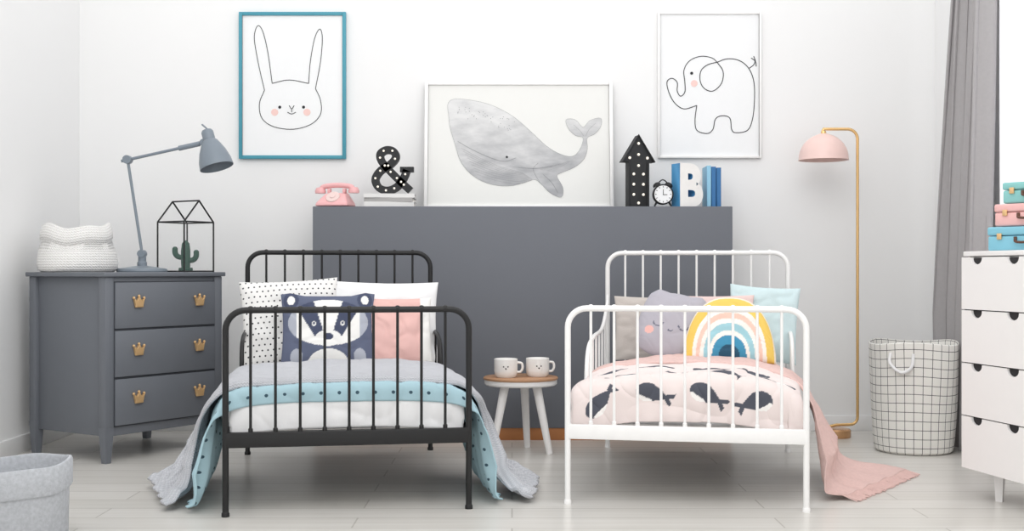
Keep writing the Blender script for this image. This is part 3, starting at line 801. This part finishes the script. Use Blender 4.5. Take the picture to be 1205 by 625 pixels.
# ------------------------------------------------------------------ pillows
def pillow(w, h, t_, m, loc, rz, tilt, label, paint=None, shape='square', roll=0.0, n=48, name='pillow', crease=1.0):
    vs = []; fs = []; uvs = []; cols = []
    def pos(u, v, sgn):
        if shape == 'arch':
            top = (max(0, 1-abs(u)**2.6))**0.5
            x = u*w/2; z = -h/2+(v+1)/2*h*max(0.15, top)
            dome = (max(0, 1-abs(u)**4))**0.5*(max(0, 1-abs(v)**4))**0.5
        elif shape == 'cat':
            uu = u*math.sqrt(1-0.34*v*v); vv = v*math.sqrt(1-0.34*u*u)
            if v > 0.3: vv += 0.18*max(0, 1-abs(abs(u)-0.75)/0.4)*(v-0.3)
            x = uu*w/2; z = vv*h/2
            dome = ((max(0, 1-abs(u)**2.4))*(max(0, 1-abs(v)**2.4)))**0.5
        elif shape == 'badger':
            uu = u*(1-0.05*(1-v*v)); vv = v*(1-0.04*(1-u*u))
            if v > 0: vv += v*(0.07*max(0, 1-abs(abs(u)-0.80)/0.30)-0.03)
            x = uu*w/2; z = vv*h/2
            dome = ((1-u*u)*(1-v*v))**0.42
        else:
            pin = 0.06
            x = u*w/2*(1-pin*(1-v*v)*abs(u)**2*1.0+0.0); z = v*h/2*(1-pin*(1-u*u)*abs(v)**2)
            dome = ((1-u*u)*(1-v*v))**0.38
        y = -sgn*dome*t_/2
        c1 = noise.noise(Vector((u*1.6+v+w*31, v*1.8-u*0.8, h*17+sgn*2)))
        cr = max(0, 0.18-abs(c1))/0.18
        y += -sgn*dome*crease*(0.014*noise.noise(Vector((u*2.6+w*9, v*2.6, h*7+sgn)))-0.007*cr)
        return Vector((x, y, z))
    W = n+1
    for sgn in (1, -1):
        for j in range(n+1):
            for i in range(n+1):
                u = math.sin((2*i/n-1)*pi/2*0.98)/math.sin(pi/2*0.98); v = math.sin((2*j/n-1)*pi/2*0.98)/math.sin(pi/2*0.98)
                P = pos(u, v, sgn); vs.append(P); uvs.append((P.x+1, P.z+1))
                cols.append(paint(P.x/(w/2), P.z/(h/2)) if (paint) else (1, 1, 1, 1))
    for s_ in (0, 1):
        of = s_*W*W
        for j in range(n):
            for i in range(n):
                f = [of+j*W+i, of+j*W+i+1, of+(j+1)*W+i+1, of+(j+1)*W+i]
                fs.append(f if s_ == 0 else f[::-1])
    b = Build(); b.add(vs, fs, uvs=uvs)
    o = b.obj(name, m, angle=180, cols=cols)
    o.matrix_world = Matrix.Translation(Vector(loc)) @ RZ(rz) @ RX(-tilt) @ RY(roll)
    o['label'] = label; o['category'] = 'pillow'
    return o
R1, R2 = b1rot, b2rot
rd = math.radians
pillow(0.43, 0.40, 0.14, M['dots'], (-0.97, 5.21, 0.60), R1, rd(17), 'large white pillow with small black dots against the headboard', roll=rd(-3))
pillow(0.49, 0.38, 0.14, M['sheet'], (-0.57, 5.30, 0.60), R1, rd(16), 'plain white pillow standing against the black headboard', roll=rd(1))
NV = lin('#414860'); WW = lin('#e9e8e5'); PKc = lin('#e9b7af'); BG = lin('#5a6178'); GG = lin('#a9adb8')
def badger(x, z):
    ax_ = abs(x)
    e_ = math.hypot((ax_-0.78)/0.16, (z-0.78)/0.26)
    if e_ < 0.5: return WW
    if e_ < 1.0: return NV
    if (x/0.11)**2+((z+0.26)/0.09)**2 < 1: return NV
    if (x/0.28)**2+((z+0.30)/0.22)**2 < 1: return WW
    if (x/0.84)**2+((z-0.14)/0.64)**2 < 1:
        c = 0.15+0.36*(z+0.32); hw = 0.10+0.12*max(0, z+0.3)
        if abs(ax_-c) < hw:
            ee = math.hypot((ax_-0.30)/0.05, (z-0.10)/0.065)
            if 0.55 < ee < 1.0: return WW
            return NV
        if ax_ > 0.66: return GG
        return WW
    if (x/0.44)**2+((z+1.0)/0.42)**2 < 1: return WW
    if z < -0.45 and ((ax_-0.66)/0.13)**2+((z+0.78)/0.22)**2 < 1: return GG
    return BG
pillow(0.40, 0.32, 0.11, M['vcol'], (-0.785, 5.08, 0.578), R1, rd(18), 'navy pillow with a white and navy badger face', paint=badger, n=130, shape='badger', crease=0.6)
def pinkwhite(x, z): return lin('#dfb4ae') if x < 0.66 else WW
pillow(0.31, 0.30, 0.11, M['vcol'], (-0.500, 5.150, 0.57), R1, rd(18), 'salmon pink pillow with a white edge strip', paint=pinkwhite, n=60)

pillow(0.40, 0.30, 0.09, M['beige'], (0.66, 5.40, 0.57), R2, rd(14), 'beige linen pillow against the white headboard')
pillow(0.42, 0.31, 0.09, M['palepink'], (0.86, 5.27, 0.575), R2, rd(16), 'pale pink pillow behind the grey and rainbow pillows')
def cat(x, z):
    for cx in (-0.45, 0.25):
        d_ = math.hypot((x-cx)/0.15, (z+0.02)/0.13)
        if 0.78 < d_ < 1.0 and z < -0.02: return NV
    for cx in (-0.66, 0.48):
        if math.hypot(x-cx, z+0.28) < 0.12: return PKc
    d_ = math.hypot((x+0.09)/0.07, (z+0.18)/0.06)
    if 0.65 < d_ < 1.0 and z < -0.18: return NV
    return lin('#b0adb6')
pillow(0.31, 0.30, 0.10, M['vcol'], (0.70, 5.14, 0.588), R2+0.1, rd(18), 'soft grey pillow with sleeping eyes and pink cheeks', paint=cat, shape='cat', roll=rd(12), n=110, crease=0.3)
def rainbow(x, z):
    r = (abs(x)**2.3+((z+1)/2)**2.3)**(1/2.3)
    for lim, c in ((0.24, '#24506a'), (0.38, '#3f8db0'), (0.45, '#f0ebe4'), (0.56, '#9cc8d2'), (0.64, '#f0ebe4'), (0.72, '#ecc6b6'), (0.80, '#f0ebe4'), (0.96, '#e8c562')):
        if r < lim: return lin(c)
    return lin('#efe3cf')
pillow(0.385, 0.290, 0.10, M['vcol'], (0.92, 5.04, 0.578), R2, rd(20), 'arched rainbow pillow in yellow, white, pink and blue bands', paint=rainbow, shape='arch', n=130, crease=0.4)
pillow(0.31, 0.35, 0.10, M['mint'], (1.115, 5.29, 0.595), R2, rd(16), 'pale mint pillow against the white headboard', roll=rd(4))

# ------------------------------------------------------------------ stool and mugs
st = thing('stool', (0.04, 5.48, 0), 'small round wooden stool with white legs between the beds', 'stool')
Build().lathe([(0.001, 0.331), (0.168, 0.331), (0.172, 0.334), (0.172, 0.341), (0.168, 0.344), (0.001, 0.344)], 48).obj('seat', M['wood'], st, label='brown wood seat top')
Build().lathe([(0.001, 0.306), (0.160, 0.306), (0.167, 0.312), (0.168, 0.331), (0.001, 0.331)], 48).obj('seat_rim', M['whitel'], st, label='white rim under the seat')
for a in (225, 315, 80):
    ca, sa = math.cos(rd(a)), math.sin(rd(a))
    Build().tube([(0.10*ca, 0.10*sa, 0.315), (0.185*ca, 0.13*sa, 0.0)], [0.021, 0.015], 14).obj('leg', M['whitel'], st)
for (mx, my, rz_) in ((-0.028, 5.44, 0.0), (0.118, 5.48, 0.1)):
    e = thing('mug', (mx, my, 0.344), 'white ceramic mug with a small black face mark', 'mug', rz_, 'mugs on the stool')
    Build().lathe([(0.001, 0.0), (0.042, 0.0), (0.050, 0.008), (0.054, 0.03), (0.054, 0.084), (0.051, 0.086), (0.049, 0.082), (0.049, 0.02), (0.001, 0.012)], 32).obj('cup_body', M['ceram'], e)
    Build().tube(catmull([(0.051, 0, 0.068), (0.072, 0, 0.064), (0.076, 0, 0.043), (0.067, 0, 0.026), (0.049, 0, 0.024)], 5), 0.0055, 8).obj('handle', M['ceram'], e)
    b = Build()
    for sa in (-0.010, 0.010): b.ball((sa, -0.0535, 0.052), 0.0032)
    b.ball((0, -0.0545, 0.043), 0.0036)
    b.obj('face_print', M['ink'], e)

# ------------------------------------------------------------------ floor lamp
fx = 1.621
fl = thing('floor_lamp', (fx, 5.95, 0), 'brass floor lamp with pale pink dome shade', 'floor lamp')
Build().lathe([(0.001, 0), (0.070, 0), (0.072, 0.004), (0.072, 0.036), (0.066, 0.042), (0.001, 0.044)], 36).obj('base', M['copper'], fl)
pts = [(-0.045, 0, 0.050), (0.0, 0, 0.060), (0.07, 0, 0.062)]
for i in range(1, 7):
    a = i/6*pi/2; pts.append((0.07+0.037*math.sin(a), 0, 0.099-0.037*math.cos(a)))
pts += [(0.107, 0, 0.8)]
for i in range(0, 8):
    a = i/7*pi/2; pts.append((0.107-0.05*(1-math.cos(a)), 0, 1.49+0.05*math.sin(a)))
pts += [(-0.03, 0, 1.54), (-0.063, 0, 1.54), (-0.066, 0, 1.535), (-0.066, 0, 1.515)]
Build().tube(pts, 0.0075, 12).obj('pole', M['gold'], fl)
Xs = TR(-0.063, 0, 1.39)
prof = [(0.001, 0.128), (0.02, 0.127)]+[(0.122*math.sin(a), 0.126*math.cos(a)) for a in [pi/2*i/10 for i in range(2, 11)]]+[(0.124, -0.006), (0.119, -0.004)]+[(0.117*math.sin(a), 0.120*math.cos(a)) for a in [pi/2*i/10 for i in range(10, 0, -1)]]
Build().lathe(prof, 40, X=Xs).obj('lamp_shade', M['pinkl'], fl, label='pale pink dome shade')
Build().lathe([(0.001, 0.142), (0.012, 0.14), (0.014, 0.125)], 16, X=Xs).obj('shade_cap', M['gold'], fl)
Build().ball((0, 0, 0.04), 0.03, X=Xs).tube([(0, 0, 0.06), (0, 0, 0.12)], 0.012, X=Xs).obj('bulb', M['lampd'], fl)

# ------------------------------------------------------------------ laundry basket
def wobl(a, r, z):
    return r*(1+0.014*math.sin(2*a+z*9)+0.006*math.sin(5*a-z*14)), z+(0.007*math.sin(3*a+1)*min(1, z/0.4))
lbk = thing('laundry_basket', (1.857, 5.5, 0), 'round fabric laundry basket with black grid pattern', 'laundry basket')
prof = [(0.001, 0.002), (0.165, 0.002), (0.176, 0.012)]+[(0.178+0.022*q/10, 0.012+0.488*q/10) for q in range(1, 11)]+[(0.196, 0.504), (0.192, 0.498), (0.186, 0.4), (0.170, 0.03), (0.001, 0.02)]
def wobl2(a, r, z):
    r2, z2 = wobl(a, r, z); return (r2, z2 if z > 0.05 else z)
Build().lathe(prof, 60, wob=wobl2).obj('basket_body', M['grid'], lbk)
b = Build()
b.tube(catmull([(-0.148, -0.130, 0.46), (-0.155, -0.144, 0.415), (-0.115, -0.172, 0.375), (-0.075, -0.192, 0.40), (-0.065, -0.189, 0.46)], 6), 0.007, 8)
b.obj('handle', M['sheet'], lbk, label='white fabric loop handle')

# felt basket
def wobf(a, r, z):
    zz = z
    if z > 0.15: zz = z + 0.006*math.sin(2*a+0.6)+0.003*math.sin(5*a)
    return r*(1+0.012*math.sin(3*a)), zz
fbt = Build().lathe([(0.001, 0.001), (0.158, 0.001), (0.163, 0.008), (0.166, 0.168), (0.1665, 0.170), (0.173, 0.166), (0.176, 0.172), (0.176, 0.240), (0.172, 0.250), (0.164, 0.250), (0.159, 0.24), (0.157, 0.1), (0.152, 0.02), (0.001, 0.015)], 60, wob=wobf).obj('felt_basket', M['felt'])
fbt.location = (-1.525, 3.62, 0); fbt['label'] = 'round light grey felt storage basket with folded rim'; fbt['category'] = 'basket'

# ------------------------------------------------------------------ white chest on the side
ca = math.atan2(-0.98, 0.2)
ch = thing('chest_of_drawers', (1.671, 4.40, 0), 'white lacquered chest with cut-out drawer grips on short legs', 'chest of drawers', ca)
CW, CD, C0, C1 = 0.82, 0.33, 0.105, 0.902
Build().box((CW/2, CD/2+0.009, (C0+C1)/2), (CW, CD-0.018, C1-C0), 0.003).obj('body', M['whitel'], ch)
for lx in (0.13, CW-0.13):
    for ly in (0.06, CD-0.05):
        Build().tube([(lx, ly, 0.0), (lx, ly, C0+0.005)], [0.016, 0.024], 4).obj('leg', M['whitel'], ch)
Build().box((CW/2, CD/2, C1-0.009), (CW+0.004, CD+0.004, 0.018), 0.003).obj('top', M['whitel'], ch)
dhh = (C1-0.02-C0)/4
Build().box((CW/2, 0.0045, (C0+C1-0.02)/2), (CW-0.012, 0.010, C1-C0-0.03)).obj('drawer_gap', M['cut'], ch)
for r_ in range(4):
    for c_ in range(2):
        x0, x1 = c_*0.41+0.0015, (c_+1)*0.41-0.0015
        z0, z1 = C0+r_*dhh+0.002, C0+(r_+1)*dhh-0.002
        R_ = 0.033
        poly = [(x0, z0), (x1, z0), (x1, z1)]
        for gx in ((x0+0.31, x0+0.095)):
            poly += [(gx+R_*math.cos(a), z1-R_*0.8*math.sin(a)**0.8) for a in [pi*i/14 for i in range(14)]]+[(gx-R_, z1)]
        poly += [(x0, z1)]
        d = Build().prism(poly, -0.010, -0.001).obj('drawer', M['whitel'], ch)

# suitcases
def suitcase(loc, rz_, w, d, h, cm, label):
    e = thing('toy_suitcase', loc, label, 'suitcase', rz_, 'toy suitcases stacked on the chest')
    Build().box((0, 0, h*0.31), (w, d, h*0.62), 0.007, seg=3).obj('case_bottom', cm, e)
    Build().box((0, 0, h*0.82), (w+0.004, d+0.004, h*0.36), 0.007, seg=3).obj('lid', cm, e)
    b = Build()
    b.tube(catmull([(-0.03, -d/2-0.003, h*0.5), (-0.026, -d/2-0.014, h*0.38), (0, -d/2-0.016, h*0.34), (0.026, -d/2-0.014, h*0.38), (0.03, -d/2-0.003, h*0.5)], 4), 0.0045, 8)
    for sx in (-1, 1):
        b.box((sx*0.032, -d/2-0.002, h*0.5), (0.012, 0.006, 0.014), 0.002)
    b.obj('handle', M['brown'], e)
    for sx in (-1, 1): Build().box((sx*w*0.33, -d/2-0.004, h*0.6), (0.018, 0.006, 0.022), 0.002).obj('latch', M['brass'], e)
    return e
cz = C1
fr = ca+rd(25)
suitcase((1.88, 4.24, cz), fr, 0.28, 0.20, 0.086, M['bluec'], 'blue toy suitcase at the bottom of the stack')
suitcase((1.885, 4.24, cz+0.088), fr, 0.25, 0.18, 0.080, M['pinkc'], 'pink toy suitcase in the middle of the stack')
suitcase((1.895, 4.24, cz+0.170), fr, 0.22, 0.16, 0.076, M['tealc'], 'mint toy suitcase on top of the stack')

# ------------------------------------------------------------------ light, world, camera
w_ = bpy.data.worlds.new('World'); scene.world = w_; w_.use_nodes = True
bg = w_.node_tree.nodes['Background']; bg.inputs[0].default_value = (1.0, 1.0, 1.0, 1); bg.inputs[1].default_value = 1.30
def area(name, loc, tgt, sx, sy, e, col=(1, 1, 1)):
    l = bpy.data.lights.new(name, 'AREA'); l.shape = 'RECTANGLE'; l.size = sx; l.size_y = sy; l.energy = e; l.color = col
    o = bpy.data.objects.new(name, l); COL.objects.link(o); o.location = loc
    o.rotation_euler = (Vector(tgt)-Vector(loc)).to_track_quat('-Z', 'Y').to_euler(); return o
area('window_light', (2.9, 4.5, 1.8), (0, 4.6, 0.8), 1.7, 1.7, 90, (1, 1, 1))
area('overhead_fill', (0.0, 2.2, 3.4), (0, 5.6, 0.2), 3.0, 2.0, 42, (1, 0.995, 0.98))  # added fill lamp above the open room, no fitting hangs there
cam = bpy.data.cameras.new('camera'); co = bpy.data.objects.new('camera', cam); COL.objects.link(co)
co.location = (0, 0, 0.83); co.rotation_euler = (pi/2, 0, 0)
cam.sensor_width = 36; cam.lens = 36*1400/1205; cam.shift_y = 6.5/1205; cam.clip_start = 0.05
scene.camera = co
scene.view_settings.view_transform = 'Standard'
